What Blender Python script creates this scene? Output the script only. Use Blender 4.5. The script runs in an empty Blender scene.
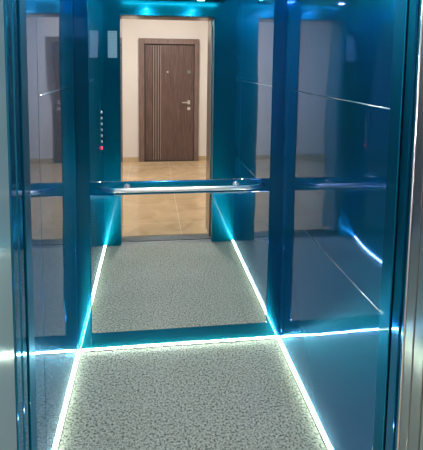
import bpy, bmesh, math, random
from mathutils import Vector, Matrix
random.seed(4)
C = bpy.context.scene.collection
S = bpy.context.scene

# ------------------------------------------------------------------ sizes (metres)
W, D = 1.139, 1.416            # car: inside width, depth.  back wall y=0, the entrance at y=-D
JL, JR, HOP = 0.141, 0.9425, 2.00   # clear opening and its height
ML, MR = 0.0702, 1.0653        # mirror edges
FY = -4.76                     # far lobby wall
LX0, LX1 = -1.45, 2.6          # lobby side walls
LZ = 2.65                      # lobby ceiling
YS = -1.535                    # shaft-side face of the landing wall
YL = -1.78                     # lobby face of the landing wall
CZ = 2.26                      # car ceiling

# ------------------------------------------------------------------ node helpers
def new_mat(name):
    m = bpy.data.materials.new(name); m.use_nodes = True
    nt = m.node_tree; nt.nodes.clear()
    out = nt.nodes.new('ShaderNodeOutputMaterial')
    return m, nt, out

def N(nt, t, **kw):
    n = nt.nodes.new(t)
    for k, v in kw.items():
        if hasattr(n, k): setattr(n, k, v)
        else: n.inputs[k.replace('_', ' ')].default_value = v
    return n

def L(nt, a, b): nt.links.new(a, b)

def principled(nt, col=(.5,.5,.5), rough=.5, metal=0.0, spec=.5):
    b = nt.nodes.new('ShaderNodeBsdfPrincipled')
    b.inputs['Base Color'].default_value = (*col, 1)
    b.inputs['Roughness'].default_value = rough
    b.inputs['Metallic'].default_value = metal
    b.inputs['Specular IOR Level'].default_value = spec
    return b

def coords(nt, scale=(1,1,1)):
    tc = nt.nodes.new('ShaderNodeTexCoord')
    mp = nt.nodes.new('ShaderNodeMapping'); mp.inputs['Scale'].default_value = scale
    L(nt, tc.outputs['Object'], mp.inputs['Vector'])
    return mp.outputs['Vector']

def simple(name, col, rough=.5, metal=0.0, spec=.5, emit=None, strength=0):
    m, nt, out = new_mat(name)
    b = principled(nt, col, rough, metal, spec)
    n = N(nt, 'ShaderNodeTexNoise'); n.inputs['Scale'].default_value = 40
    L(nt, coords(nt), n.inputs['Vector'])
    r = N(nt, 'ShaderNodeMapRange'); r.inputs['To Min'].default_value = max(0, rough-.04); r.inputs['To Max'].default_value = min(1, rough+.04)
    L(nt, n.outputs['Fac'], r.inputs['Value']); L(nt, r.outputs['Result'], b.inputs['Roughness'])
    if emit:
        b.inputs['Emission Color'].default_value = (*emit, 1)
        b.inputs['Emission Strength'].default_value = strength
    L(nt, b.outputs['BSDF'], out.inputs['Surface'])
    return m

def emitter(name, col, strength):
    m, nt, out = new_mat(name)
    e = N(nt, 'ShaderNodeEmission'); e.inputs['Color'].default_value = (*col, 1); e.inputs['Strength'].default_value = strength
    L(nt, e.outputs['Emission'], out.inputs['Surface'])
    return m

def steel(name, tint, r1, r2, mix, wave=.0016, tint2=None, edge=(1, 1, 1), coat=0.0):
    """polished sheet steel: a sharp lobe and a brushed lobe, slightly wavy sheet"""
    m, nt, out = new_mat(name)
    v = coords(nt)
    n1 = N(nt, 'ShaderNodeTexNoise'); n1.inputs['Scale'].default_value = 2.6; n1.inputs['Detail'].default_value = 1.0
    L(nt, v, n1.inputs['Vector'])
    b1 = N(nt, 'ShaderNodeBump'); b1.inputs['Strength'].default_value = 1.0; b1.inputs['Distance'].default_value = wave
    L(nt, n1.outputs['Fac'], b1.inputs['Height'])
    v2 = coords(nt, (12, 12, .8))
    n2 = N(nt, 'ShaderNodeTexNoise'); n2.inputs['Scale'].default_value = 6; n2.inputs['Detail'].default_value = 3
    L(nt, v2, n2.inputs['Vector'])
    mr = N(nt, 'ShaderNodeMapRange'); mr.inputs['To Min'].default_value = r2*.94; mr.inputs['To Max'].default_value = r2*1.06
    L(nt, n2.outputs['Fac'], mr.inputs['Value'])
    pa = principled(nt, tint, r1, 1.0); pb = principled(nt, tint2 or tint, r2, 1.0)
    L(nt, mr.outputs['Result'], pb.inputs['Roughness'])
    for p in (pa, pb): p.inputs['Specular Tint'].default_value = (*edge, 1); p.inputs['Coat Weight'].default_value = coat; p.inputs['Coat Roughness'].default_value = .03; p.inputs['Coat IOR'].default_value = 1.45; L(nt, b1.outputs['Normal'], p.inputs['Coat Normal'])
    pb.inputs['Anisotropic'].default_value = .9
    tg = N(nt, 'ShaderNodeCombineXYZ'); tg.inputs['Z'].default_value = 1; L(nt, tg.outputs['Vector'], pb.inputs['Tangent'])   # brushed along the horizontal
    for p in (pa, pb): L(nt, b1.outputs['Normal'], p.inputs['Normal'])
    mx = N(nt, 'ShaderNodeMixShader'); mx.inputs['Fac'].default_value = mix
    L(nt, pa.outputs['BSDF'], mx.inputs[1]); L(nt, pb.outputs['BSDF'], mx.inputs[2])
    L(nt, mx.outputs['Shader'], out.inputs['Surface'])
    return m

M = {}
TINT = (.0004, .09, .46)
M['steel'] = steel('blue_polished_steel', TINT, .05, .34, .40, wave=.003, tint2=(.0003, .29, .42), edge=(.6, .75, 1.0), coat=.8)
M['post'] = steel('blue_brushed_steel', (.0004, .10, .36), .07, .36, .40, .0005, tint2=(.0003, .24, .31), edge=(.6, .8, 1.0), coat=.6)
M['satin'] = steel('blue_satin_steel', (.0004, .13, .26), .24, .40, .42, .0005, tint2=(.0003, .17, .25), edge=(.6, .8, 1.0), coat=.18)
M['rail'] = steel('satin_rail_metal', (.80, .83, .86), .20, .40, .6, .0)
M['plain'] = steel('plain_brushed_steel', (.36, .36, .33), .14, .36, .45, .0006)
M['chrome'] = steel('polished_chrome', (.86, .88, .90), .10, .28, .5, .0)
M['dull'] = steel('dull_sill_metal', (.88, .88, .85), .45, .6, .6, .0)
M['gap'] = simple('dark_shaft_gap', (.012, .014, .016), .8)
M['lit_lining'] = simple('lit_blue_grey_lining', (.20, .33, .37), .12)  # left lining: its brighter, bluish lit look is put into the colour
M['rubber_shade'] = simple('black_rubber_shade', (.02, .02, .022), .7)  # threshold and door grooves, also the painted shadow line round the leaf
M['led'] = emitter('led_strip_light', (.82, 1.0, .82), 58.0)
M['cove'] = emitter('cove_led_light', (.12, .95, .85), 26.0)
M['spot'] = emitter('downlight_lamp', (.95, .97, 1.0), 320.0)
M['lobby_fill'] = emitter('added_lobby_light', (1.0, .955, .94), 133.0)  # glow of the added lobby lamp, out of view
M['white'] = simple('white_lacquer', (.8, .8, .78), .4)
M['blackglass'] = simple('black_ceiling_glass', (.01, .012, .02), .08)
M['lit'] = simple('lit_white_button', (.7, .7, .7), .4, emit=(.9, .95, 1), strength=1.6)
M['red'] = simple('lit_red_button', (.5, .02, .03), .4, emit=(1, .03, .06), strength=3.0)

m, nt, out = new_mat('mirror_glass')
b = principled(nt, (.90, .93, .91), .004, 1.0); L(nt, b.outputs['BSDF'], out.inputs['Surface']); M['mirror'] = m

# notice sheet: pale paper with rows of print
m, nt, out = new_mat('notice_paper')
v = coords(nt)
wv = N(nt, 'ShaderNodeTexWave'); wv.bands_direction = 'Z'; wv.inputs['Scale'].default_value = 24; wv.inputs['Distortion'].default_value = 0
L(nt, v, wv.inputs['Vector'])
nz = N(nt, 'ShaderNodeTexNoise'); nz.inputs['Scale'].default_value = 260; L(nt, v, nz.inputs['Vector'])
mul = N(nt, 'ShaderNodeMath', operation='MULTIPLY'); L(nt, wv.outputs['Fac'], mul.inputs[0]); L(nt, nz.outputs['Fac'], mul.inputs[1])
cr = N(nt, 'ShaderNodeValToRGB'); cr.color_ramp.elements[0].position = .3; cr.color_ramp.elements[0].color = (.24, .36, .42, 1)
cr.color_ramp.elements[1].position = .55; cr.color_ramp.elements[1].color = (.1, .2, .26, 1)
L(nt, mul.outputs[0], cr.inputs['Fac']); b = principled(nt, rough=.35); L(nt, cr.outputs['Color'], b.inputs['Base Color'])
L(nt, b.outputs['BSDF'], out.inputs['Surface']); M['paper'] = m

# speckled stone floor
m, nt, out = new_mat('speckled_granite_vinyl')
v = coords(nt)
n1 = N(nt, 'ShaderNodeTexNoise'); n1.inputs['Scale'].default_value = 100; n1.inputs['Detail'].default_value = 3; n1.inputs['Roughness'].default_value = .75
n2 = N(nt, 'ShaderNodeTexNoise'); n2.inputs['Scale'].default_value = 3.0; n2.inputs['Detail'].default_value = 3
vo = N(nt, 'ShaderNodeTexVoronoi'); vo.inputs['Scale'].default_value = 90
for n in (n1, n2, vo): L(nt, v, n.inputs['Vector'])
c1 = N(nt, 'ShaderNodeValToRGB'); e = c1.color_ramp.elements
e[0].position = .39; e[0].color = (.022, .032, .026, 1); e[1].position = .58; e[1].color = (.46, .47, .40, 1)
k = e.new(.455); k.color = (.25, .262, .21, 1)
L(nt, n1.outputs['Fac'], c1.inputs['Fac'])
c2 = N(nt, 'ShaderNodeValToRGB'); e = c2.color_ramp.elements
e[0].position = .03; e[0].color = (.14, .14, .14, 1); e[1].position = .26; e[1].color = (1, 1, 1, 1)
L(nt, vo.outputs['Distance'], c2.inputs['Fac'])
mx = N(nt, 'ShaderNodeMix', data_type='RGBA', blend_type='MULTIPLY'); mx.inputs['Factor'].default_value = .8
L(nt, c1.outputs['Color'], mx.inputs[6]); L(nt, c2.outputs['Color'], mx.inputs[7])
c3 = N(nt, 'ShaderNodeValToRGB'); e = c3.color_ramp.elements
e[0].position = .3; e[0].color = (.86, .88, .84, 1); e[1].position = .7; e[1].color = (1.0, 1.0, 1.0, 1)
L(nt, n2.outputs['Fac'], c3.inputs['Fac'])
mx2 = N(nt, 'ShaderNodeMix', data_type='RGBA', blend_type='MULTIPLY'); mx2.inputs['Factor'].default_value = 1
L(nt, mx.outputs[2], mx2.inputs[6]); L(nt, c3.outputs['Color'], mx2.inputs[7])
b = principled(nt, rough=.55, spec=.3); L(nt, mx2.outputs[2], b.inputs['Base Color'])
bp = N(nt, 'ShaderNodeBump'); bp.inputs['Strength'].default_value = .2; bp.inputs['Distance'].default_value = .001
L(nt, n1.outputs['Fac'], bp.inputs['Height']); L(nt, bp.outputs['Normal'], b.inputs['Normal'])
L(nt, b.outputs['BSDF'], out.inputs['Surface']); M['granite'] = m

# lobby tiles
m, nt, out = new_mat('polished_beige_tile')
v = coords(nt)
br = N(nt, 'ShaderNodeTexBrick'); br.offset = 0; br.squash = 1
br.inputs['Scale'].default_value = 1.0; br.inputs['Brick Width'].default_value = .6; br.inputs['Row Height'].default_value = .6
br.inputs['Mortar Size'].default_value = .0025; br.inputs['Mortar Smooth'].default_value = .2
br.inputs['Color1'].default_value = (.50, .355, .20, 1); br.inputs['Color2'].default_value = (.58, .42, .25, 1); br.inputs['Mortar'].default_value = (.72, .62, .46, 1)
mp = N(nt, 'ShaderNodeMapping'); mp.inputs['Location'].default_value = (-.685+.6, -(-2.53)-.6*4+2.4, 0)
L(nt, v, mp.inputs['Vector']); L(nt, mp.outputs['Vector'], br.inputs['Vector'])
nz = N(nt, 'ShaderNodeTexNoise'); nz.inputs['Scale'].default_value = 4; nz.inputs['Detail'].default_value = 5; nz.inputs['Distortion'].default_value = 1.2
L(nt, v, nz.inputs['Vector'])
cr = N(nt, 'ShaderNodeValToRGB'); e = cr.color_ramp.elements
e[0].position = .3; e[0].color = (.82, .80, .78, 1); e[1].position = .7; e[1].color = (1.08, 1.06, 1.05, 1)
L(nt, nz.outputs['Fac'], cr.inputs['Fac'])
mx = N(nt, 'ShaderNodeMix', data_type='RGBA', blend_type='MULTIPLY'); mx.inputs['Factor'].default_value = 1
L(nt, br.outputs['Color'], mx.inputs[6]); L(nt, cr.outputs['Color'], mx.inputs[7])
b = principled(nt, rough=.12, spec=.5); L(nt, mx.outputs[2], b.inputs['Base Color'])
L(nt, b.outputs['BSDF'], out.inputs['Surface']); M['tile'] = m

m, nt, out = new_mat('beige_skirting_tile')
v = coords(nt); nz = N(nt, 'ShaderNodeTexNoise'); nz.inputs['Scale'].default_value = 9; L(nt, v, nz.inputs['Vector'])
cr = N(nt, 'ShaderNodeValToRGB'); e = cr.color_ramp.elements; e[0].color = (.46, .34, .20, 1); e[1].color = (.58, .44, .28, 1)
L(nt, nz.outputs['Fac'], cr.inputs['Fac']); b = principled(nt, rough=.25); L(nt, cr.outputs['Color'], b.inputs['Base Color'])
L(nt, b.outputs['BSDF'], out.inputs['Surface']); M['skirt'] = m

# lobby plaster
m, nt, out = new_mat('cream_plaster')
v = coords(nt); nz = N(nt, 'ShaderNodeTexNoise'); nz.inputs['Scale'].default_value = 2.2; nz.inputs['Detail'].default_value = 6; L(nt, v, nz.inputs['Vector'])
cr = N(nt, 'ShaderNodeValToRGB'); e = cr.color_ramp.elements; e[0].color = (.65, .59, .54, 1); e[1].color = (.72, .665, .615, 1)
L(nt, nz.outputs['Fac'], cr.inputs['Fac']); b = principled(nt, rough=.75, spec=.25); L(nt, cr.outputs['Color'], b.inputs['Base Color'])
n2 = N(nt, 'ShaderNodeTexNoise'); n2.inputs['Scale'].default_value = 120; L(nt, v, n2.inputs['Vector'])
bp = N(nt, 'ShaderNodeBump'); bp.inputs['Strength'].default_value = .15; bp.inputs['Distance'].default_value = .002
L(nt, n2.outputs['Fac'], bp.inputs['Height']); L(nt, bp.outputs['Normal'], b.inputs['Normal'])
L(nt, b.outputs['BSDF'], out.inputs['Surface']); M['plaster'] = m

# brown wood-grain door
def wood(name, ca, cb, rough):
    m, nt, out = new_mat(name)
    v = coords(nt, (14, 14, .9))
    n1 = N(nt, 'ShaderNodeTexNoise'); n1.inputs['Scale'].default_value = 5; n1.inputs['Detail'].default_value = 6; n1.inputs['Distortion'].default_value = .4
    L(nt, v, n1.inputs['Vector'])
    cr = N(nt, 'ShaderNodeValToRGB'); e = cr.color_ramp.elements
    e[0].position = .3; e[0].color = (*ca, 1); e[1].position = .72; e[1].color = (*cb, 1)
    L(nt, n1.outputs['Fac'], cr.inputs['Fac'])
    b = principled(nt, rough=rough, spec=.4); L(nt, cr.outputs['Color'], b.inputs['Base Color'])
    bp = N(nt, 'ShaderNodeBump'); bp.inputs['Strength'].default_value = .25; bp.inputs['Distance'].default_value = .001
    L(nt, n1.outputs['Fac'], bp.inputs['Height']); L(nt, bp.outputs['Normal'], b.inputs['Normal'])
    L(nt, b.outputs['BSDF'], out.inputs['Surface'])
    return m
M['wood'] = wood('brown_wood_grain', (.070, .040, .034), (.155, .094, .080), .42)
M['woodframe'] = wood('brown_frame_grain', (.12, .076, .064), (.22, .145, .122), .45)
M['inlay'] = wood('light_inlay', (.26, .18, .15), (.34, .25, .21), .35)

# ------------------------------------------------------------------ mesh helpers
def box(bm, x0, x1, y0, y1, z0, z1):
    vs = [bm.verts.new((x, y, z)) for x in (x0, x1) for y in (y0, y1) for z in (z0, z1)]
    for f in ((0,1,3,2), (4,6,7,5), (0,4,5,1), (2,3,7,6), (0,2,6,4), (1,5,7,3)):
        bm.faces.new([vs[i] for i in f])

def prism_z(bm, pts, z0, z1):
    a = [bm.verts.new((x, y, z0)) for x, y in pts]; c = [bm.verts.new((x, y, z1)) for x, y in pts]
    n = len(pts)
    bm.faces.new(a[::-1]); bm.faces.new(c)
    for i in range(n): bm.faces.new((a[i], a[(i+1) % n], c[(i+1) % n], c[i]))

def cyl(bm, p0, p1, r0, r1=None, seg=20):
    r1 = r0 if r1 is None else r1
    p0, p1 = Vector(p0), Vector(p1); ax = (p1-p0).normalized()
    u = ax.orthogonal().normalized(); w = ax.cross(u)
    ra, rb = [], []
    for i in range(seg):
        t = 2*math.pi*i/seg; d = u*math.cos(t)+w*math.sin(t)
        ra.append(bm.verts.new(p0+d*r0)); rb.append(bm.verts.new(p1+d*r1))
    bm.faces.new(ra[::-1]); bm.faces.new(rb)
    for i in range(seg): bm.faces.new((ra[i], ra[(i+1) % seg], rb[(i+1) % seg], rb[i]))

def tube(bm, pts, ry, rz, seg=16, taper=None):
    """swept oval along a path lying in the xy plane; rz vertical radius, ry across"""
    rings = []
    for i, p in enumerate(pts):
        p = Vector(p)
        a = Vector(pts[max(0, i-1)]); c = Vector(pts[min(len(pts)-1, i+1)])
        t = (c-a).normalized(); side = Vector((0, 0, 1)).cross(t).normalized()
        k = taper[i] if taper else 1
        rings.append([bm.verts.new(p + side*ry*k*math.cos(2*math.pi*j/seg) + Vector((0, 0, rz*k*math.sin(2*math.pi*j/seg)))) for j in range(seg)])
    for a, c in zip(rings, rings[1:]):
        for j in range(seg): bm.faces.new((a[j], a[(j+1) % seg], c[(j+1) % seg], c[j]))
    bm.faces.new(rings[0][::-1]); bm.faces.new(rings[-1])

def obj(name, bm, mat, parent=None, bevel=0.0, smooth=False, seg=2):
    bmesh.ops.recalc_face_normals(bm, faces=bm.faces[:])
    me = bpy.data.meshes.new(name); bm.to_mesh(me); bm.free()
    o = bpy.data.objects.new(name, me); C.objects.link(o); me.materials.append(mat)
    if smooth:
        for p in me.polygons: p.use_smooth = True
    if bevel:
        md = o.modifiers.new('bevel', 'BEVEL'); md.width = bevel; md.segments = seg; md.limit_method = 'ANGLE'
    if parent:
        o.parent = parent
        o.matrix_parent_inverse = Matrix.Translation(parent.location).inverted()
    return o

def boxes(name, lst, mat, parent=None, bevel=0.0):
    bm = bmesh.new()
    for b_ in lst: box(bm, *b_)
    return obj(name, bm, mat, parent, bevel)

def struct(o): o['kind'] = 'structure'; return o
def thing(name, loc, label, cat, group=None):
    o = bpy.data.objects.new(name, None); C.objects.link(o); o.location = loc; o.empty_display_size = .05
    return tag(o, label, cat, group)
def tag(o, label, cat, group=None):
    o['label'] = label; o['category'] = cat
    if group: o['group'] = group
    return o

# ------------------------------------------------------------------ the lift car
struct(boxes('floor', [(0, W, -D, 0, -.05, 0)], M['granite']))
T = .04
def side_wall(name, x, sgn, front_step):
    """steel lining: a corner post strip, then the main sheet and (left) the operating column sheet"""
    bm = bmesh.new()
    xo = x + sgn*T
    def slab(y0, y1, off):
        xi = x - sgn*off
        box(bm, min(xi, xo), max(xi, xo), y0, y1, 0, CZ)
    slab(-.060, 0, 0)
    box(bm, min(x+sgn*.006, xo), max(x+sgn*.006, xo), -.0625, -.060, 0, CZ)
    slab(front_step, -.0625, 0)
    box(bm, min(x+sgn*.006, xo), max(x+sgn*.006, xo), front_step-.003, front_step, 0, CZ)
    slab(-D, front_step-.003, 0)
    return struct(obj(name, bm, M['steel'], bevel=.0012))
side_wall('wall_left', 0, -1, -.76)
side_wall('wall_right', W, 1, -1.20)
# back wall: posts either side of the mirrors, rail band, skirting
struct(boxes('wall_back', [(-T, W+T, .006, .05, 0, CZ),
    (0, ML-.003, 0, .006, 0, CZ), (MR+.003, W, 0, .006, 0, CZ),
    (ML-.003, MR+.003, 0, .006, 0, .097), (ML-.003, MR+.003, 0, .006, .889, .955), (ML-.003, MR+.003, 0, .006, 2.15, CZ)], M['post'], bevel=.001))
# front wall: two returns and the header over the opening
struct(boxes('wall_front', [(-T, JL, -D-.045, -D, 0, CZ), (JR, W+T, -D-.045, -D, 0, CZ), (JL, JR, -D-.045, -D, HOP, CZ)], M['satin'], bevel=.0015))
struct(boxes('ceiling', [(-T, W+T, -D-.035, .05, CZ, CZ+.04)], M['white']))

# mirrors
tag(boxes('wall_mirror', [(ML, MR, -.004, .006, .958, 2.147)], M['mirror'], bevel=.0025),
    'upper mirror panel on the back wall, above the handrail, reflecting a brown door', 'mirror')
tag(boxes('wall_mirror', [(ML, MR, -.004, .006, .101, .886)], M['mirror'], bevel=.0025),
    'lower mirror panel on the back wall, below the handrail, reflecting the speckled floor', 'mirror')

# handrail on the steel band
zr = .925
hr = thing('handrail', (W/2, 0, zr), 'slim chrome handrail with in-curved ends across the mirrored back wall', 'handrail')
pts, tp = [], []
xa, xb, yo = .118, 1.030, -.058
for i in range(11):
    t = i/10; a = t*math.pi/2
    pts.append((xa+.095*t, yo*math.sin(a)-.004*(1-math.sin(a)), zr)); tp.append(.62+.38*math.sin(a))
for i in range(1, 12): pts.append((xa+.095+(xb-xa-.19)*i/12, yo, zr)); tp.append(1)
for i in range(11):
    t = 1-i/10; a = t*math.pi/2
    pts.append((xb-.095*t, yo*math.sin(a)-.004*(1-math.sin(a)), zr)); tp.append(.62+.38*math.sin(a))
bm = bmesh.new(); tube(bm, pts, .008, .0125, 20, tp); obj('rail', bm, M['rail'], hr, smooth=True)
for x in (.267, .869):
    bm = bmesh.new()
    cyl(bm, (x, .0, zr+.004), (x, yo+.004, zr+.004), .007)
    cyl(bm, (x, .0, zr+.004), (x, -.005, zr+.004), .017)
    cyl(bm, (x, yo+.004, zr), (x, yo+.004, zr+.024), .006)
    obj('bracket', bm, M['chrome'], hr, bevel=.001)

# floor-level light strips: a diffuser in a slim aluminium channel
def strip(a, c, inward, label):
    a, c = Vector(a), Vector(c); n = Vector(inward)
    t = thing('light_strip', (a+c)/2, label, 'light strip', 'floor-edge light strips')
    def ext(prof, name, mat):
        bm = bmesh.new()
        A = [bm.verts.new(a+n*u+Vector((0, 0, w))) for u, w in prof]; B = [bm.verts.new(c+n*u+Vector((0, 0, w))) for u, w in prof]
        k = len(prof); bm.faces.new(A); bm.faces.new(B[::-1])
        for i in range(k): bm.faces.new((A[i], A[(i+1) % k], B[(i+1) % k], B[i]))
        obj(name, bm, mat, t)
    ext([(.0005, .0005), (.0105, .0005), (.0105, .0055), (.0088, .0055), (.0083, .0022), (.004, .0015), (.004, .012), (.0005, .015)], 'channel', M['chrome'])
    ext([(.004, .002), (.008, .003), (.0085, .007), (.007, .0105), (.004, .012)], 'diffuser', M['led'])
strip((.018, 0, 0), (W-.018, 0, 0), (0, -1, 0), 'glowing white light strip along the foot of the mirrored back wall')
strip((0, -.001, 0), (0, -D+.002, 0), (1, 0, 0), 'glowing white light strip along the foot of the left blue steel wall')
strip((W, -.001, 0), (W, -D+.002, 0), (-1, 0, 0), 'glowing white light strip along the foot of the right blue steel wall')

# bright beads across the side walls
def bead(n, x, sgn, y0, y1, z):
    bm = bmesh.new()
    cyl(bm, (x, y0, z), (x, y1, z), .0022, seg=10)
    struct(obj('trim_%d' % n, bm, M['chrome'], smooth=True))
bead(1, W, 1, -1.405, -.062, 1.466)
bead(2, W, 1, -1.30, -.39, .798)
bead(3, 0, -1, -.745, -.13, 1.480)

# operating panel with buttons, on the left wall near the entrance (seen in the mirror)
op = thing('operating_panel', (0, -1.2, 1.07), 'slim operating panel with a column of lit buttons on the left wall by the entrance', 'control panel')
boxes('face_plate', [(0, .004, -1.26, -1.14, .86, 1.30)], M['steel'], op, bevel=.001)
for i in range(6):
    z = .965 + i*.048
    bm = bmesh.new(); cyl(bm, (.004, -1.2, z), (.009, -1.2, z), .014, .0125); b_ = obj('button', bm, M['plain'], op)
    bm = bmesh.new()
    # small lit digit on the button face
    box(bm, .009, .0096, -1.204, -1.2015, z-.008, z+.008); box(bm, .009, .0096, -1.2015, -1.194, z+.005, z+.008); box(bm, .009, .0096, -1.2015, -1.196, z-.001, z+.002)
    g = obj('lit_mark', bm, M['lit'], b_)
bm = bmesh.new(); cyl(bm, (.004, -1.2, .915), (.011, -1.2, .915), .013, .011); a_ = obj('alarm_button', bm, M['red'], op); a_['label'] = 'glowing red alarm button'

# notice on the left return, facing into the car
tag(boxes('notice_sheet', [(.040, .116, -D+.0002, -D+.0016, 1.64, 1.865)], M['paper'], bevel=.0004),
    'small pale printed notice stuck to the left side of the entrance, seen in the mirror', 'notice')

# suspended dark ceiling with downlights and light coves round it
sc_ = thing('suspended_ceiling', (W/2, -D/2, 2.10), 'dark glossy ceiling panel with glowing edges hung inside the lift', 'ceiling panel')
cx0, cx1, cy0, cy1 = .15, .99, -1.24, -.18
boxes('panel', [(cx0, cx1, cy0, cy1, 2.098, 2.118)], M['blackglass'], sc_, bevel=.003)
for (x, y) in ((cx0+.1, cy0+.1), (cx1-.1, cy0+.1), (cx0+.1, cy1-.1), (cx1-.1, cy1-.1)):
    bm = bmesh.new(); cyl(bm, (x, y, 2.117), (x, y, CZ), .006); obj('hanger', bm, M['plain'], sc_)
for q in ((cx0+.01, cx1-.01, cy0+.005, cy0+.02, 2.118, 2.128), (cx0+.01, cx1-.01, cy1-.02, cy1-.005, 2.118, 2.128),
          (cx0+.005, cx0+.02, cy0+.025, cy1-.025, 2.118, 2.128), (cx1-.02, cx1-.005, cy0+.025, cy1-.025, 2.118, 2.128)):
    boxes('cove_light', [q], M['cove'], sc_)
k = 0
for y, yn in ((-.36, 'near the mirrors'), (-.71, 'in the middle'), (-1.06, 'near the entrance')):
    for x, xn in ((.36, 'left'), (.78, 'right')):
        t = thing('downlight', (x, y, 2.098), 'small round ceiling downlight on the %s %s' % (xn, yn), 'downlight', 'ceiling downlights')
        bm = bmesh.new(); cyl(bm, (x, y, 2.0985), (x, y, 2.094), .036, .034, 24); obj('bezel', bm, M['chrome'], t)
        bm = bmesh.new(); cyl(bm, (x, y, 2.094), (x, y, 2.092), .027, .026, 24); obj('lamp', bm, M['spot'], t)

# ------------------------------------------------------------------ the entrance: sliding doors, sills, landing frame
def leaf(name, x0, x1, y0, y1, label):
    tag(boxes(name, [(x0, x1, y0, y1, .012, HOP+.03)], M['post'], bevel=.003), label, 'lift door')
leaf('car_door', -.30, JL-.003, -D-.080, -D-.048, 'left teal steel car door, slid open behind the left wall')
leaf('car_door', JR+.003, JR+.44, -D-.080, -D-.048, 'right teal steel car door, slid open behind the right wall')
leaf('landing_door', -.30, JL-.004, -D-.116, -D-.084, 'left teal steel landing door, slid open beside the left frame')
leaf('landing_door', JR+.004, JR+.44, -D-.116, -D-.084, 'right teal steel landing door, slid open beside the right frame')
# sills with running grooves
def sill(name, y0, y1):
    bm = bmesh.new()
    n = 5; n = 4; w = (y1-y0)/n
    for i in range(n): box(bm, JL-.10, JR+.10, y0+i*w+.006, y0+(i+1)*w-.006, -.004, 0.001)
    return struct(obj(name, bm, M['dull'], bevel=.001))
sill('trim_4', -D-.072, -D-.001)
sill('trim_5', -D-.200, -D-.090)
struct(boxes('trim_6', [(-.4, 1.5, -D-.200, -D, -.08, -.004)], M['gap']))
# landing wall (shaft side) and the lobby shell
struct(boxes('wall_landing', [(LX0, JL-.030, YL, YS-.004, 0, LZ), (JR+.030, LX1, YL, YS-.004, 0, LZ), (JL-.030, JR+.030, YL, YS-.004, HOP+.03, LZ)], M['plaster']))
# steel lining of the landing opening, in folded bands
def lining(name, x, sgn, ys, mat):
    bm = bmesh.new()
    for a, c in zip(ys, ys[1:]):
        xi, xo = x, x+sgn*.028
        box(bm, min(xi, xo), max(xi, xo), c+.0016, a-.0016, 0.002, HOP+.028)
        box(bm, min(x+sgn*.004, xo), max(x+sgn*.004, xo), c-.0016, c+.0016, 0.002, HOP+.028)
    # the face to the lobby
    f0, f1 = x, x+sgn*.09
    box(bm, min(f0, f1), max(f0, f1), YL-.012, YL-.0005, 0.002, HOP+.09)
    return struct(obj(name, bm, mat, bevel=.0022))
lining('trim_7', JL-.006, -1, [YS, YL-.012], M['lit_lining'])  # lighter than the right side: light painted into its colour
lining('trim_8', JR-.009, 1, [YS, -1.567, -1.603, -1.690, YL-.012], M['plain'])
bm = bmesh.new(); cyl(bm, (JR-.0085, YS+.002, .002), (JR-.0085, YS+.002, HOP+.028), .0022, seg=12)
struct(obj('trim_10', bm, M['chrome'], smooth=True))
struct(boxes('trim_9', [(JL-.006, JR-.009, YL-.012, YS, HOP+.002, HOP+.028), (JL-.006, JR-.009, YL-.012, YL-.0005, HOP+.028, HOP+.09)], M['plain'], bevel=.001))
# shaft wall behind the doors' header and sides
struct(boxes('wall_shaft', [(-.45, -.40, YS, .1, -.08, 2.7), (1.55, 1.60, YS, .1, -.08, 2.7), (-.45, 1.6, .06, .1, -.08, 2.7), (-.45, 1.6, YS, .1, 2.66, 2.7)], M['gap']))

struct(boxes('floor_lobby', [(LX0, LX1, FY, -D-.202, -.06, 0)], M['tile']))
struct(boxes('wall_lobby', [(LX0-.1, LX1+.1, FY-.1, FY, 0, LZ)], M['plaster']))
struct(boxes('wall_lobby_left', [(LX0-.1, LX0, FY, YS-.004, 0, LZ)], M['plaster']))
struct(boxes('wall_lobby_right', [(LX1, LX1+.1, FY, YS-.004, 0, LZ)], M['plaster']))
struct(boxes('ceiling_lobby', [(LX0-.1, LX1+.1, FY-.1, YS-.004, LZ, LZ+.06)], M['white']))
struct(boxes('baseboard_lobby', [(LX0, .2134, FY, FY+.012, 0, .068), (1.1772, LX1, FY, FY+.012, 0, .068),
    (LX0, LX0+.012, FY+.012, YL, 0, .068), (LX1-.012, LX1, FY+.012, YL, 0, .068)], M['skirt'], bevel=.002))

# the flat's front door across the lobby
d0, d1, dh = .2134, 1.1772, 1.992
dr = thing('door_1', ((d0+d1)/2, FY, 0), 'brown wood-grain front door with vertical inlay lines, seen in the upper mirror', 'door')
dr['kind'] = 'structure'
bm = bmesh.new()
fw = .088; fr = .072
box(bm, d0, d0+fw, FY, FY+.060, 0, dh); box(bm, d1-fr, d1, FY, FY+.060, 0, dh); box(bm, d0+fw, d1-fr, FY, FY+.060, dh-fw, dh)
obj('door_frame', bm, M['woodframe'], dr, bevel=.006)
bm = bmesh.new()
box(bm, d0+fw+.014, d1-fr-.008, FY, FY+.028, .012, dh-fw-.014)
lf = obj('door_leaf', bm, M['wood'], dr, bevel=.003)
boxes('shadow_gap', [(d0+fw, d0+fw+.014, FY, FY+.012, 0, dh-fw), (d1-fr-.008, d1-fr, FY, FY+.012, 0, dh-fw), (d0+fw, d1-fr, FY, FY+.012, dh-fw-.014, dh-fw)], M['rubber_shade'], dr)  # black strips standing in for the shadow line round the leaf
boxes('threshold', [(d0+fw, d1-fr, FY, FY+.05, 0, .011)], M['rubber_shade'], dr, bevel=.002)
for x in (.440, .478, .516, .554):
    boxes('groove', [(x-.012, x, FY+.028, FY+.0286, .03, dh-fw-.02)], M['rubber_shade'], dr)
    boxes('inlay', [(x, x+.011, FY+.028, FY+.0305, .03, dh-fw-.02)], M['inlay'], dr, bevel=.0006)
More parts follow.
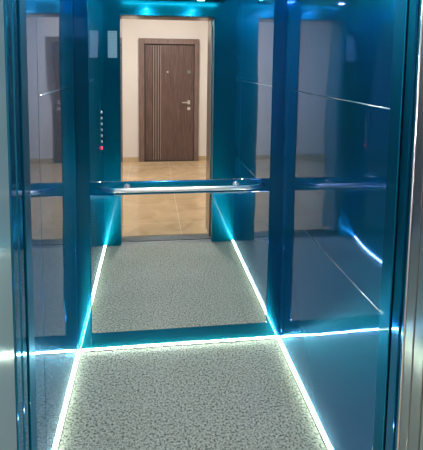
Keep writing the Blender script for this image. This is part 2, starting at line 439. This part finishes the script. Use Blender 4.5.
bm = bmesh.new(); cyl(bm, (.672, FY+.028, 1.46), (.672, FY+.036, 1.46), .014, .011); obj('peephole', bm, M['chrome'], dr)
bm = bmesh.new(); cyl(bm, (1.015, FY+.028, 1.46), (1.015, FY+.038, 1.46), .034, .030, 24); box(bm, 1.007, 1.023, FY+.038, FY+.050, 1.44, 1.48)
obj('upper_lock', bm, M['plain'], dr, bevel=.001)
bm = bmesh.new()
box(bm, .997, 1.037, FY+.028, FY+.034, .935, 1.0)
cyl(bm, (1.017, FY+.034, .968), (1.017, FY+.075, .968), .009)
cyl(bm, (1.024, FY+.070, .968), (.905, FY+.070, .968), .0095, .008)
hd = obj('handle', bm, M['chrome'], dr, bevel=.001); hd['label'] = 'chrome lever handle'
bm = bmesh.new(); cyl(bm, (1.018, FY+.028, .866), (1.018, FY+.036, .866), .028, .026, 24); box(bm, 1.013, 1.023, FY+.036, FY+.042, .852, .880)
obj('keyhole_cover', bm, M['chrome'], dr, bevel=.001)

# unseen lamp, added to light the lobby
for x, y, wh in ((.55, -3.15, 'between the lift and the brown door'),):
    t = thing('added_lobby_lamp', (x, y, LZ), 'unseen round lobby lamp added as light, %s' % wh, 'ceiling lamp')
    bm = bmesh.new(); cyl(bm, (x, y, LZ+.0005), (x, y, LZ-.025), .24, .24, 40); obj('lamp_base', bm, M['white'], t)
    bm = bmesh.new(); cyl(bm, (x, y, LZ-.025), (x, y, LZ-.055), .23, .19, 40); obj('diffuser', bm, M['lobby_fill'], t)

# ------------------------------------------------------------------ world, camera, view
w = bpy.data.worlds.new('world'); S.world = w; w.use_nodes = True
w.node_tree.nodes['Background'].inputs['Color'].default_value = (.5, .5, .5, 1)
w.node_tree.nodes['Background'].inputs['Strength'].default_value = 0.0

yaw, pitch, roll = .126, .0927, .0116
cy, sy, cp, sp = math.cos(yaw), math.sin(yaw), math.cos(pitch), math.sin(pitch)
fwd = Vector((sy*cp, cy*cp, -sp)); r = Vector((cy, -sy, 0)); u = r.cross(fwd)
cr_, sr_ = math.cos(roll), math.sin(roll)
r2 = r*cr_ + u*sr_; u2 = u*cr_ - r*sr_
cam = bpy.data.cameras.new('camera'); co = bpy.data.objects.new('camera', cam); C.objects.link(co)
Mx = Matrix.Identity(4)
for i in range(3):
    Mx[i][0], Mx[i][1], Mx[i][2] = r2[i], u2[i], -fwd[i]
Mx[0][3], Mx[1][3], Mx[2][3] = .3922, -2.3614, 1.6009
co.matrix_world = Mx
cam.sensor_fit = 'HORIZONTAL'; cam.sensor_width = 36; cam.lens = 437.0/423*36
cam.shift_x = (211.5-205.2581)/423; cam.shift_y = -(225-104.2376)/423
cam.clip_start = .02
S.camera = co

S.view_settings.view_transform = 'Standard'; S.view_settings.look = 'None'
S.view_settings.gamma = 1; S.view_settings.use_curve_mapping = False
S.view_settings.exposure = 0.0
S.cycles.max_bounces = 24; S.cycles.glossy_bounces = 20; S.cycles.diffuse_bounces = 5
S.cycles.sample_clamp_indirect = 8; S.cycles.sample_clamp_direct = 0
S.cycles.use_denoising = True
S.cycles.blur_glossy = .5
